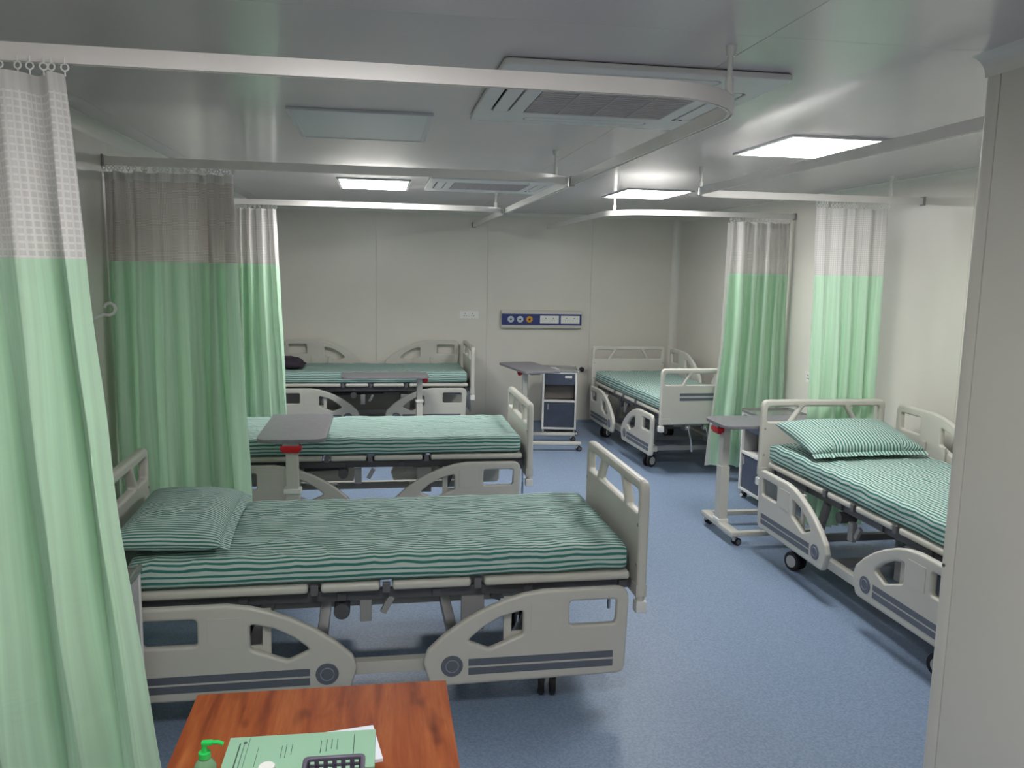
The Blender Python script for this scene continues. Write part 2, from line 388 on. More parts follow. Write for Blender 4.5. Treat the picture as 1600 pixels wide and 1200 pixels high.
# ------------------------------------------------------------------ ceiling cassette air conditioners
def cassette(x, y, sx, sy, label):
    t = empty('cassette_air_conditioner', (x, y, ZC), 0, label, 'air conditioner', 'ceiling cassette air conditioners')
    hx, hy = sx/2, sy/2; gx, gy = hx*.60, hy*.56
    # face plate with four outlet slots and the intake opening
    slot = lambda cx, cy, lx, ly_: [(cx-lx, cy-ly_, .035), (cx+lx, cy-ly_, .035), (cx+lx, cy+ly_, .035), (cx-lx, cy+ly_, .035)]
    o = slab('face_plate', [(-hx, -hy, .03), (hx, -hy, .03), (hx, hy, .03), (-hx, hy, .03)],
             [slot(0, -hy*.79, hx*.55, .04), slot(0, hy*.79, hx*.55, .04), slot(-hx*.80, 0, .04, hy*.55), slot(hx*.80, 0, .04, hy*.55),
              [(-gx, -gy, .01), (gx, -gy, .01), (gx, gy, .01), (-gx, gy, .01)]], .022, .005, M_ac, t, axis='xy')
    o.location = (0, 0, -.0135)
    box('duct_cavity', (0, 0, -.0035), (sx*.95, sy*.95, .005), M_black, t, bev=0)
    # louvre flaps
    for (cx, cy, lx, ly_, ax) in ((0, -hy*.79, hx*.54, .030, 0), (0, hy*.79, hx*.54, .030, 0), (-hx*.80, 0, .030, hy*.54, 1), (hx*.80, 0, .030, hy*.54, 1)):
        p = slab('louvre', slot(cx, cy, lx, ly_), [], .008, .002, M_ac, t, axis='xy')
        p.location = (0, 0, -.020)
    g = bmesh.new(); n = 16
    for k in range(n):
        yy = -gy+.015+(2*gy-.03)*k/(n-1)
        add_box(g, (0, yy, -.018), (2*gx-.01, (2*gy/n)*.72, .008))
    add_box(g, (0, 0, -.014), (2*gx-.004, 2*gy-.004, .004))
    for k in (-1, 0, 1): add_box(g, (k*gx*.5, 0, -.0195), (.012, 2*gy-.01, .009))
    finish(g, 'intake_grille', M_grille, t)
    s = bmesh.new()
    add_box(s, (gx+.06, hy*.52, -.025), (.012, .02, .003)); add_box(s, (gx+.09, hy*.52, -.025), (.012, .01, .003))
    finish(s, 'indicator', M_black, t)
cassette(.90, 3.28, 1.0, 1.06, 'large square air conditioner face in the ceiling behind the front curtain track')
cassette(.87, 6.80, .98, 1.0, 'smaller looking far air conditioner face between the second and third curtain tracks')

# ------------------------------------------------------------------ curtain tracks
ZR = 2.42
def arc(cx, cy, rad, a0, a1, n=10): return [(cx+rad*math.cos(a0+(a1-a0)*k/n), cy+rad*math.sin(a0+(a1-a0)*k/n)) for k in range(n+1)]
def track(label, path, rods, flanges=(), h=.045, wd=.022, z=ZR):
    t = empty('curtain_track', (path[0][0], path[0][1], z), 0, label, 'curtain track', 'ceiling hung curtain tracks')
    o0 = Vector((path[0][0], path[0][1], z))
    bm = bmesh.new(); rings = []
    P = [Vector((p[0], p[1], z)) for p in path]
    prof = [(-wd/2, -h/2), (-wd*.22, -h/2), (-wd*.22, -h/2+.008), (wd*.22, -h/2+.008), (wd*.22, -h/2), (wd/2, -h/2), (wd/2, h/2), (-wd/2, h/2)]
    for i, p in enumerate(P):
        d_ = (P[min(i+1, len(P)-1)]-P[max(i-1, 0)]).normalized(); nn = Vector((-d_.y, d_.x, 0))
        rings.append([bm.verts.new(p-o0+nn*a+Vector((0, 0, b))) for a, b in prof])
    K = len(prof)
    for i in range(len(rings)-1):
        for k in range(K): bm.faces.new((rings[i][k], rings[i][(k+1) % K], rings[i+1][(k+1) % K], rings[i+1][k]))
    bm.faces.new(rings[0]); bm.faces.new(rings[-1])
    finish(bm, 'rail', M_alu, t, smooth=30)
    for (x, y) in rods:
        b = bmesh.new()
        add_cyl(b, (x-o0.x, y-o0.y, h/2-.004), (x-o0.x, y-o0.y, ZC-z), .008, seg=12)
        add_cyl(b, (x-o0.x, y-o0.y, h/2-.004), (x-o0.x, y-o0.y, h/2+.045), .013, seg=12)
        add_cyl(b, (x-o0.x, y-o0.y, ZC-z-.03), (x-o0.x, y-o0.y, ZC-z), .013, .018, seg=12)
        finish(b, 'hanger_rod', M_absw, t)
    for (x, y, sx, sy) in flanges:
        box('end_bracket', Vector((x, y, z))-o0, (sx, sy, h+.016), M_frame, t, bev=.003)
    return t
R1 = .33; XA = 1.12
def cub(y, ynext): return [(XL, y), (0, y), (XA-R1-.2, y)]+arc(XA-R1, y+R1, R1, -PI/2, 0)+[(XA, ynext-.4), (XA, ynext)]
Y1, Y2, Y3 = 2.36, 4.70, 7.32
track('near curtain track crossing the top of the view and bending back', cub(Y1, Y2+.16), [(XA-.07, Y1+.12), (-1.2, Y1)], [(XL+.006, Y1, .012, .05), (XA, Y2+.17, .03, .03)])
track('second curtain track carrying the grey netted curtain on the left', cub(Y2, Y3+.16), [(XA-.12, Y2+.08)], [(XL+.006, Y2, .012, .05), (XA, Y3+.17, .03, .03)])
track('third curtain track on the left, ending on the back wall', cub(Y3, YB), [(XA-.1, Y3+.1)], [(XL+.006, Y3, .012, .05), (XA, YB-.006, .05, .012)])
Y4, Y5, XB = 5.305, 7.10, 2.02
track('right hand curtain track over the bed with pillow beside the partition', [(XB, YP), (XB, 3.5), (XB, Y4-.3)]+arc(XB+.2, Y4-.2, .2, PI, PI/2)+[(2.9, Y4), (XR, Y4)], [(XB+.04, Y4-.07), (XR-.25, Y4)], [(XR-.006, Y4, .012, .05)])
track('far right curtain track bending round the back corner bed', [(XB, YB), (XB, 8.5), (XB, Y5+.45)]+arc(XB+.45, Y5+.45, .45, PI, PI*1.5)+[(2.9, Y5), (XR, Y5)], [(XB+.06, Y5+.22)], [(XR-.006, Y5, .012, .05)])

# ------------------------------------------------------------------ curtains
ring_me = None
def curtain(label, x0, x1, yc, zb, mnet, folds, amp, spread=(0, 0), yshift=0, seed=0, ztop=None, lean=0, nhook=22, width=None, hem=False, endamp=1.0):
    """cloth hung on a track along x; spread=(left,right) metres gained at the bottom"""
    global ring_me
    rr = random.Random(seed)
    zt = ztop or ZR-.055; zs = 1.905
    t = empty('privacy_curtain', (x0, yc, 0), 0, label, 'curtain', 'mint green privacy curtains')
    nu = folds*14
    ph = [rr.uniform(0, 6.28) for _ in range(6)]
    wdt = [rr.uniform(.6, 1.4) for _ in range(folds)]
    cum = [0]
    for a in wdt: cum.append(cum[-1]+a)
    cum = [a/cum[-1] for a in cum]
    amps = [rr.uniform(.6, 1.2) for _ in range(folds)]
    def P(i, z):
        u = i/nu; s = (zt-z)/(zt-.1)
        s = max(0, min(1, s))
        k = min(folds-1, int(u*folds)); fr = u*folds-k
        uu = cum[k]+(cum[k+1]-cum[k])*fr
        xa = x0-spread[0]*s**1.2; xb = x1+spread[1]*s**1.15
        am = amp*(amps[k]*(1-fr)+amps[min(folds-1, k+1)]*fr)*(.55+.6*min(1, s*2.2))
        ang = 2*PI*(k+fr)+.9*math.sin(3*s+ph[1]+k)*s
        y = am*math.sin(ang)+.35*am*math.sin(2.3*ang*.5+ph[2]+2.5*s)
        x = xa+(xb-xa)*uu+.35*am*math.sin(2*ang+ph[3])*(.4+.6*s)
        x += .006*noise.noise(Vector((u*9, z*3, seed)))
        y += .022*noise.noise(Vector((u*5+3, z*1.6, seed*2.3)))*s*1.6
        return Vector((x-x0, y+yshift*s+lean*s, z))
    # arc length measured near the top for the net's UVs
    L = [0]
    for i in range(1, nu+1): L.append(L[-1]+(P(i, zs)-P(i-1, zs)).length)
    def sheet(name, za, zb_, m, nz):
        bm = bmesh.new(); uvl = bm.loops.layers.uv.new('UVMap')
        zz = [za+(zb_-za)*j/nz for j in range(nz+1)]
        V = [[bm.verts.new(P(i, z)) for z in zz] for i in range(nu+1)]
        for i in range(nu):
            for j in range(nz):
                fc = bm.faces.new((V[i][j], V[i+1][j], V[i+1][j+1], V[i][j+1])); fc.smooth = True
                for lp, (a, b) in zip(fc.loops, ((i, j), (i+1, j), (i+1, j+1), (i, j+1))): lp[uvl].uv = (L[a], zz[b])
        me = bpy.data.meshes.new(name); bm.to_mesh(me); bm.free()
        return link(name, me, m, t)
    sheet('heading_tape', zt, zt-.045, M_hem, 2)
    sheet('net_panel', zt-.045, zs, mnet, 12)
    sheet('seam_band', zs, zs-.018, M_green, 1)
    sheet('drape', zs-.018, zb, M_green, 44)
    if hem:
        bm = bmesh.new()
        for (ii, off) in ((0, -.001),):
            zz = [zt-.01-(zt-.01-zb)*j/40 for j in range(41)]
            a = [bm.verts.new(P(ii, z)+Vector((-.036, -.012+.006*noise.noise(Vector((z*18, 0, 3))), 0))) for z in zz]
            b = [bm.verts.new(P(ii+1, z)+Vector((.002, -.008-.006*noise.noise(Vector((z*20, 0, 0))), 0))) for z in zz]
            for j in range(40):
                fc = bm.faces.new((a[j], b[j], b[j+1], a[j+1])); fc.smooth = True
        me = bpy.data.meshes.new('side_hem'); bm.to_mesh(me); bm.free(); link('side_hem', me, M_hem, t)
    if ring_me is None:
        bm = bmesh.new()
        pts = [(.009*math.cos(a), 0, .009*math.sin(a)) for a in [2*PI*k/10 for k in range(11)]]
        add_tube(bm, pts, .0022, 6); add_cyl(bm, (0, 0, .008), (0, 0, .024), .0022, seg=6); add_cyl(bm, (0, 0, -.022), (0, 0, -.008), .002, seg=6)
        o = finish(bm, 'curtain_hook', M_absw, t); ring_me = o.data
        C.objects.unlink(o); bpy.data.objects.remove(o)
    for k in range(nhook):
        i = round(nu*k/(nhook-1)); p = P(i, zt)
        link('curtain_hook', ring_me, None, t, (p.x, 0, zt+.018), (0, 0, .3*math.sin(k*2.1)))
    return t
curtain('nearest curtain at the left edge, white square net over mint green cloth', -1.36, -.785, 2.33, .06, M_net, 4, .075, (0, .19), seed=4, nhook=16, lean=-.03)
curtain('wide mint curtain with greyish net top behind the striped pillow bed', -1.410, -.765, Y2-.01, .12, M_netgrey, 6, .075, (0, .05), seed=11, nhook=24)
curtain('narrow mint curtain beside the far left bed by the back wall', -1.18, -.855, Y3, .14, M_netfine, 4, .06, (0, .10), seed=5, nhook=12)
curtain('mint curtain hanging at the foot of the back corner bed', 3.09, 3.655, Y5-.0, .13, M_netfine, 5, .055, (.06, .02), seed=21, nhook=22, ztop=2.36, hem=True)
curtain('mint curtain behind the headboard of the bed with the pillow, by the right wall', 2.92, 3.45, Y4+.005, .13, M_netfine, 5, .028, (-.07, .0), seed=31, nhook=22, ztop=2.355)

# ------------------------------------------------------------------ hospital bed (local: head -x, foot +x, y = -.5 near side)
def side_rail(parent, sgn, side):
    """sgn +1 foot half, -1 head half; side -1 near, +1 far"""
    X = lambda x: x*sgn
    outer = [(.135, .25, .03), (.155, .305, .03), (.225, .37), (.31, .43), (.395, .475), (.48, .51), (.56, .534), (.65, .547), (1.03, .547, .06), (1.02, .15, .045), (.17, .142, .04)]
    win = [(.765, .382, .018), (.765, .492, .018), (.975, .492, .018), (.972, .382, .018)]
    tri = [(.562, .462, .014), (.562, .355, .02), (.415, .297, .03), (.322, .338, .014), (.39, .395), (.465, .437)]
    m_ = lambda L: [(X(p[0]), *p[1:]) for p in L]
    o = slab('side_rail', m_(outer), [m_(win), m_(tri)], .036, .012, M_abs, parent)
    o.location = (0, side*.482, 0)
    yo = side*.0185
    box('rail_stripe', (X(.645), yo, .2445), (.635, .002, .031), M_strip, o, bev=0)
    box('rail_stripe', (X(.645), yo, .2045), (.635, .002, .031), M_strip, o, bev=0)
    box('molded_plate', (X(.66), yo, .432), (.13, .003, .125), M_abs, o, bev=.001)
    bm = bmesh.new(); add_cyl(bm, (X(.258), yo-side*.002, .232), (X(.258), yo+side*.003, .232), .048, .045, seg=24); finish(bm, 'pivot_disc', M_strip, o)
    bm = bmesh.new()
    add_tube(bm, [(X(.258)+.027*math.cos(2*PI*k/20), yo+side*.003, .232+.027*math.sin(2*PI*k/20)) for k in range(21)], .0022, 6)
    finish(bm, 'disc_ring', M_stripl, o)
    bm = bmesh.new()
    for xx in (.50, .70):
        add_box(bm, (X(xx), -side*.028, .36), (.035, .016, .30), .003)
    add_box(bm, (X(.60), -side*.028, .34), (.2, .014, .03), .003)
    finish(bm, 'rail_arm', M_abs, o)
    return o
def end_board(parent, x, foot):
    sg = 1 if foot else -1
    zt = 1.0
    W = .455
    outer = [(-W, zt, .05), (W, zt, .05), (W, .47, .015), (-W, .47, .015)]
    z0, z1 = .848, .952
    w1 = [(-.415, z0, .015), (-.255, z0, .012), (-.188, z1, .012), (-.415, z1, .022)]
    w2 = [(-.218, z0, .012), (.218, z0, .012), (.150, z1, .012), (-.150, z1, .012)]
    w3 = [(.255, z0, .012), (.415, z0, .015), (.415, z1, .022), (.188, z1, .012)]
    o = slab('footboard' if foot else 'headboard', outer, [w1, w2, w3], .045, .014, M_abs, parent, axis='yz')
    o.location = (x, 0, 0)
    if foot:
        for z, hh in ((.755, .027), (.712, .027)): box('board_stripe', (.0235, 0, z), (.002, .54, hh), M_strip, o, bev=0)
    for s in (-1, 1):
        y0, y1, y2 = s*(W-.004), s*(W-.095), s*(W-.135)
        cpn = slab('corner_piece', [(y0, .474), (y0, .532), (y1, .532), (y2, .474)], [], .050, .003, M_abs, o, axis='yz', fl=False)
        bm = bmesh.new(); add_cyl(bm, (0, s*(W-.022), .42), (0, s*(W-.022), .50), .020, seg=14); finish(bm, 'post', M_abs, o)
        box('post_cap', (0, s*(W-.02), .43), (.052, .052, .055), M_absw, o, bev=.008)
        for z in (.62, .80):
            bm = bmesh.new(); add_cyl(bm, (-sg*.0205, s*(W-.025), z), (-sg*.0245, s*(W-.025), z), .008, seg=10); finish(bm, 'bolt', M_frame, o)
    return o
def caster(parent, x, y, rad=.062, zt=.17, m_hub=None, tw=.028, ang=0.3):
    bm = bmesh.new()
    add_cyl(bm, (0, 0, rad*1.2), (0, 0, zt), .014, seg=10)
    add_box(bm, (0.01, 0, rad*1.5), (rad*1.0, tw*.7, rad*.8), .006)
    o = finish(bm, 'caster', M_hub, parent, loc=(x, y, 0), rot=(0, 0, ang))
    for s in (-1, 1):
        b = bmesh.new(); yy = s*(tw*.5+.012)
        add_cyl(b, (.02, yy-tw/2, rad), (.02, yy+tw/2, rad), rad, seg=24)
        bmesh.ops.bevel(b, geom=[e for e in b.edges if len(e.link_faces) == 2 and e.calc_face_angle(0) > 1], offset=.006, segments=2, affect='EDGES')
        finish(b, 'wheel', M_rub, o)
        b = bmesh.new(); add_cyl(b, (.02, yy-s*.002, rad), (.02, yy+s*(tw/2+.003), rad), rad*.68, rad*.62, seg=20); finish(b, 'wheel_hub', m_hub or M_hub, o)
    return o
def make_bed():
    t = empty('hospital_bed', (0, 0, 0))
    end_board(t, -1.14, False); end_board(t, 1.1, True)
    for sg in (-1, 1):
        for sd in (-1, 1): side_rail(t, sg, sd)
    # deck
    bm = bmesh.new()
    for s in (-1, 1): add_box(bm, (0, s*.37, .520), (2.14, .035, .045), .004)
    for x in (-1.03, -.6, -.2, .2, .6, 1.03): add_box(bm, (x, 0, .520), (.04, .80, .036), .004)
    finish(bm, 'deck_frame', M_dark, t)
    secs = [(-1.04, -.335), (-.285, -.04), (.01, .345), (.40, 1.05)]
    for a, b in secs:
        bm = bmesh.new(); add_box(bm, ((a+b)/2, 0, .571), (b-a, .87, .038), .014, seg=3)
        finish(bm, 'deck_section', M_abs, t)
    for x in (-.31, -.015, .372):
        for s in (-1, 1):
            bm = bmesh.new(); add_box(bm, (x, s*.430, .568), (.032, .018, .044), .003)
            finish(bm, 'retainer_clip', M_clip, t)
    # lift gear, brackets, actuators
    def piece(name, c, sz, m, rot=None):
        bm = bmesh.new(); add_box(bm, c, sz, .004, rot); return finish(bm, name, m, t)
    for s in (-1, 1):
        piece('hanging_bracket', (-.10, s*.37, .455), (.05, .03, .11), M_frame)
        piece('pivot_lug', (-.01, s*.39, .475), (.028, .02, .08), M_frame, Matrix.Rotation(.5, 3, 'Y'))
        piece('gusset_plate', (.36, s*.36, .42), (.10, .03, .18), M_frame)
        for x in (-.55, .62): piece('lift_arm', (x, s*.30, .35), (.055, .03, .34), M_frame, Matrix.Rotation(.35, 3, 'Y'))
    for (x0, x1, y) in ((-.75, -.18, -.12), (-.2, .45, .12), (.5, 1.0, 0)):
        bm = bmesh.new(); add_cyl(bm, (x0, y, .42), (x1, y, .44), .022, seg=12); add_cyl(bm, (x0, y, .42), ((x0+x1)/2, y, .43), .035, seg=12)
        add_box(bm, (x0, y, .455), (.03, .05, .10), .004)
        finish(bm, 'actuator', M_dark, t)
    bm = bmesh.new(); add_cyl(bm, (-.20, -.40, .455), (-.20, -.30, .455), .034, seg=16); finish(bm, 'adjuster_knob', M_dark, t)
    # base
    for s in (-1, 1): piece('base_rail', (0, s*.37, .195), (1.62, .05, .055), M_abs)
    for x in (-.76, -.3, .3, .76): piece('base_crossbeam', (x, 0, .195), (.05, .70, .045), M_frame)
    for x in (-.74, .70):
        for s in (-1, 1): caster(t, x, s*.37, ang=.35*s)
    for y in (-.16, .02, .20):
        bm = bmesh.new(); add_cyl(bm, (.92, y, .44), (1.10, y, .43), .010, seg=10)
        add_box(bm, (1.06, y, .435), (.05, .045, .05), .006)
        cr = finish(bm, 'crank', M_steel, t)
        bm = bmesh.new(); add_cyl(bm, (1.10, y, .43), (1.11, y+.03, .30), .007, seg=8); add_cyl(bm, (1.11, y+.03, .30), (1.11, y+.04, .21), .009, seg=8)
        finish(bm, 'crank_handle', M_steel, cr)
    bm = bmesh.new(); add_box(bm, (1.0, 0, .45), (.03, .55, .03), .004); finish(bm, 'crank_carrier', M_frame, t)
    return t
bed0 = make_bed()
UP = ('headboard', 'footboard', 'deck_frame', 'deck_section', 'retainer_clip', 'actuator', 'adjuster_knob', 'crank', 'crank_carrier', 'side_rail')
def place_bed(b, x, y, rz, lift, label, raised=(), tilt=0):
    b.location = (x, y, 0); b.rotation_euler = (0, 0, rz); tag(b, label, 'bed', 'hospital beds with cream end boards')
    for o in kids(b):
        base = o.name.split('.')[0]
        if b is beds[1] and base in ('footboard', 'headboard'): o.location.z -= .05
        if b is beds[0] and base == 'headboard': o.location.x -= .04
        if base in UP: o.location.z += lift
        if base == 'side_rail' and o.location.y > 0:
            cx = o.data.vertices[0].co.x
            if (cx > 0) in raised:
                o.location.z += .44; o.location.y += .012
                for q in kids(o):
                    if q.name.startswith('rail_arm'): q.location.z -= .16
    cs = [o for o in kids(b) if o.name.startswith('caster')]
    A_ = {0: (0, 0, 80, 70), 1: (20, 10, 60, 80), 2: (10, 30, 70, 50), 3: (-55, 20, -60, 40), 4: (20, 40, 25, 30)}[beds.index(b)]
    for o, a in zip(sorted(cs, key=lambda o: (round(o.location.x, 2), round(o.location.y, 2))), A_): o.rotation_euler.z = math.radians(a)
PH = -PI/2
BEDS = [(.035, 3.80, math.radians(.8), .0), (-.05, 6.10, 0, .02), (-.08, 9.50, 0, .05), (2.99, 8.41, PH+.035, .02), (3.03, 4.10, PH, .055)]
LB = ['nearest hospital bed, standing behind the wooden desk', 'middle bed of the left row, under a grey overbed table',
      'far left bed along the back wall with its far side rails raised', 'back right corner bed with headboard against the back wall',
      'right bed by the partition, with a plump pillow at its headboard']
beds = [bed0]+[copy_tree(bed0) for _ in range(4)]
RS = [(), (), (True, False), (True, False), (True, False)]
for b, s, lb, rs in zip(beds, BEDS, LB, RS): place_bed(b, s[0], s[1], s[2], s[3], lb, rs)

# ------------------------------------------------------------------ mattresses with striped sheets
def make_mattress(seed, L=2.08, W=.87, H=.125, rad=.032, rough=1.0):
    nx, ny, nz = 130, 56, 8
    bm = bmesh.new(); uvl = bm.loops.layers.uv.new('UVMap')
    hx, hy, hz = L/2, W/2, H/2
    def rp(x, y, z):
        c = Vector((max(-hx+rad, min(hx-rad, x)), max(-hy+rad, min(hy-rad, y)), max(-hz+rad, min(hz-rad, z))))
        dv = Vector((x, y, z))-c
        return c+dv.normalized()*rad if dv.length > 1e-9 else Vector((x, y, z))
    def disp(p):
        q = p.copy()
        n1 = noise.noise(Vector((p.x*3+seed, p.y*6, 0)))
        n2 = noise.noise(Vector((p.x*9+seed+p.y*5, p.y*14, 3)))
        n3 = noise.noise(Vector((p.x*5+p.y*7, p.y*4-p.x*6, seed)))
        ridge = (1-abs(n3))**6
        if p.z > 0: q.z += rough*(.004*n1+.003*n2+.005*ridge*.6)
        if abs(p.y) > hy-rad:
            a = .007*noise.noise(Vector((p.x*4, p.z*6, seed+9)))+.004*noise.noise(Vector((p.x*13, p.z*9, seed)))
            q.y += math.copysign(max(-.006, a), p.y)
            if p.z < 0: q.z += .006*noise.noise(Vector((p.x*5, 0, seed+4)))+.004
        if abs(p.x) > hx-rad:
            q.x += math.copysign(.006*noise.noise(Vector((p.y*9, p.z*9, seed))), p.x)
        return q
    cache = {}
    def V(p):
        k = (round(p.x, 4), round(p.y, 4), round(p.z, 4))
        if k not in cache: cache[k] = bm.verts.new(disp(p)+Vector((0, 0, hz)))
        return cache[k]
    def grid(n1, n2, fn, uvf):
        for i in range(n1):
            for j in range(n2):
                ps = [rp(*fn(a/n1, b/n2)) for a, b in ((i, j), (i+1, j), (i+1, j+1), (i, j+1))]
                vs_ = [V(p) for p in ps]
                if len(set(vs_)) < 4: continue
                try: fc = bm.faces.new(vs_)
                except ValueError: continue
                fc.smooth = True
                for lp, (a, b) in zip(fc.loops, ((i, j), (i+1, j), (i+1, j+1), (i, j+1))):
                    lp[uvl].uv = uvf(*fn(a/n1, b/n2))
    top = lambda x, y, z: (x, y)
    side = lambda x, y, z: (x, math.copysign(hy+(hz-z), y))
    end = lambda x, y, z: (math.copysign(hx+(hz-z), x), y)
    grid(nx, ny, lambda a, b: (-hx+L*a, -hy+W*b, hz), top)
    grid(nx, ny, lambda a, b: (-hx+L*a, -hy+W*b, -hz), top)
    for s in (-1, 1):
        grid(nx, nz, lambda a, b: (-hx+L*a, s*hy, -hz+H*b), side)
        grid(ny, nz, lambda a, b: (s*hx, -hy+W*a, -hz+H*b), end)
    bmesh.ops.recalc_face_normals(bm, faces=bm.faces)
    me = bpy.data.meshes.new('mattress'); bm.to_mesh(me); bm.free(); me.materials.append(M_sheet)
    return me
mm = [make_mattress(2.0, rough=1.6), make_mattress(7.7, rough=1.3)]
LM = ['mattress under a green striped sheet on the nearest bed behind the desk', 'mattress under a green striped sheet on the middle bed of the left row',
      'mattress under a green striped sheet on the bed along the back wall', 'mattress under a green striped sheet on the back right corner bed',
      'mattress under a green striped sheet on the bed with the pillow by the partition']
for i, (s, lb) in enumerate(zip(BEDS, LM)):
    o = link('mattress', mm[0 if i in (0, 4) else 1], None, None, (s[0], s[1], .5915+s[3]), (0, 0, s[2]))
    tag(o, lb, 'mattress', 'striped sheeted mattresses')

# ------------------------------------------------------------------ pillows
def pillow(label, loc, rot, sx=.44, sy=.74, h=.12, seed=1, m=M_pillow, name='pillow', stripe_axis=1):
    nx, ny = 36, 48
    bm = bmesh.new(); uvl = bm.loops.layers.uv.new('UVMap')
    def P(a, b, s):
        u, v = 2*a-1, 2*b-1
        e = max(0, (1-abs(u)**2.6))*max(0, (1-abs(v)**3.2))
        z = h*.5*(e**.42)
        fl = .0
        x = u*sx/2*(1-.05*(1-abs(v))**1*0-.035*abs(v)**6*0); y = v*sy/2
        x *= 1-.06*(1-v*v)*abs(u); y *= 1-.05*(1-u*u)*abs(v)
        n_ = noise.noise(Vector((u*2.5+seed, v*3, s)))*.012+noise.noise(Vector((u*6, v*7+seed, s)))*.005
        z = z+n_*e if s > 0 else -z*.8+n_*e*.3
        return Vector((x, y, z+h*.4))
    for s in (1, -1):
        V = [[bm.verts.new(P(i/nx, j/ny, s)) for j in range(ny+1)] for i in range(nx+1)]
        for i in range(nx):
            for j in range(ny):
                fc = bm.faces.new((V[i][j], V[i+1][j], V[i+1][j+1], V[i][j+1])); fc.smooth = True
                for lp, (a, b) in zip(fc.loops, ((i, j), (i+1, j), (i+1, j+1), (i, j+1))):
                    v_ = 2*b/ny-1; zz_ = P(a/nx, b/ny, s).z-h*.4
                    lp[uvl].uv = (a/nx*sx, b/ny*sy+math.copysign(max(0, h*.5-abs(zz_)), v_)*(abs(v_) > .6))
    bmesh.ops.remove_doubles(bm, verts=bm.verts, dist=.0008)
    bmesh.ops.recalc_face_normals(bm, faces=bm.faces)
    me = bpy.data.meshes.new(name); bm.to_mesh(me); bm.free()
    o = link(name, me, m, None, loc, rot); tag(o, label, 'pillow', 'bed pillows')
    # flat sewn border of the case on the open end
    b2 = bmesh.new(); u2 = b2.loops.layers.uv.new('UVMap'); N = 30
    A = [P(1, j/N, 1) for j in range(N+1)]
    r0 = [b2.verts.new(p+Vector((-.004, 0, 0))) for p in A]
    r1 = [b2.verts.new(p+Vector((.035, 0, -.012+.010*noise.noise(Vector((j*.7, seed, 0)))))) for j, p in enumerate(A)]
    for j in range(N):
        fc = b2.faces.new((r0[j], r1[j], r1[j+1], r0[j+1])); fc.smooth = True
        for lp, (a, b) in zip(fc.loops, ((0, j), (1, j), (1, j+1), (0, j+1))): lp[u2].uv = (sx+.035*a, b/N*sy)
    me2 = bpy.data.meshes.new('pillowcase_hem'); b2.to_mesh(me2); b2.free(); link('pillowcase_hem', me2, m, o)
    return o
pillow('flat green striped pillow at the head of the nearest bed', (-.865, 3.75, .722), (0, math.radians(2.5), math.radians(2)), .43, .82, .15, 3)
pillow('plump green striped pillow leaning on the headboard of the right bed', (2.99, 4.86, .812), (0, math.radians(13), PH+.06), .46, .80, .15, 8)
pillow('dark plum pillow at the head of the bed along the back wall', (-.99, 9.45, .772), (0, math.radians(6), 0), .26, .46, .13, 5, M_plum)

# ------------------------------------------------------------------ overbed tables (local: mast at origin, top reaches +x)
def make_table():
    t = empty('overbed_table', (0, 0, 0))
    L0, L1, W = -.09, .80, .208
    top = slab('tabletop', [(L0, -W, .09), (L1, -W, .05), (L1, W, .05), (L0, W, .09)], [], .024, .005, M_top, t, axis='xy')
    top.location = (0, 0, .85)
    box('under_bracket', (.13, 0, .828), (.42, .10, .022), M_frame, t, bev=.003)
    box('mast', (.0, 0, .62), (.055, .075, .42), M_abs, t, bev=.006)
    box('lower_mast', (.0, 0, .30), (.066, .088, .44), M_abs, t, bev=.006)
    box('mast_collar', (.0, 0, .525), (.082, .105, .03), M_absw, t, bev=.005)
    bm = bmesh.new(); add_box(bm, (-.058, 0, .805), (.055, .125, .036), .008); add_box(bm, (-.062, .0, .785), (.035, .10, .02), .006)
    finish(bm, 'release_handle', M_red, t)
    box('base_crossbar', (0, 0, .085), (.075, .56, .04), M_abs, t, bev=.012)
    for s in (-1, 1):
        box('base_leg', (.30, s*.25, .085), (.58, .05, .034), M_abs, t, bev=.008)
        caster(t, .0, s*.25, .028, .075, M_dark, .014, .2); caster(t, .55, s*.25, .028, .075, M_dark, .014, .2)
    return t
tb0 = make_table()
TB = [(-.53, 5.12, PI/2, .0, 'grey overbed table with red catch over the middle left bed'),
      (.41, 8.60, PI+.05, -.06, 'grey overbed table standing before the bed along the back wall'),
      (1.55, 8.72, -.10, .0, 'grey overbed table reaching to the slate bedside cabinet under the wall panel'),
      (2.47, 5.575, 0, -.015, 'grey overbed table on casters beside the bed with the plump pillow')]
for i, (x, y, rz, dz, lb) in enumerate(TB):
    t = tb0 if i == 0 else copy_tree(tb0)
    t.location = (x, y, 0); t.rotation_euler = (0, 0, rz); tag(t, lb, 'overbed table', 'grey overbed tables')
    for o in kids(t):
        bn = o.name.split('.')[0]
        if bn in ('tabletop', 'under_bracket', 'mast', 'release_handle'): o.location.z += dz
        if i == 2 and bn in ('tabletop', 'under_bracket'):       # this top is swivelled on its mast
            q = Matrix.Rotation(math.radians(-74), 4, 'Z') @ Vector((-.42, .06, 0))
            o.rotation_euler.z = math.radians(-74)
            if bn == 'tabletop': o.location.x, o.location.y = q.x, q.y
            else: o.location.x, o.location.y = .03, -.10
        if i >= 2 and bn in ('mast_collar',): o.location.z -= .0
        if i == 3 and bn == 'mast_collar': o.location.z = .115

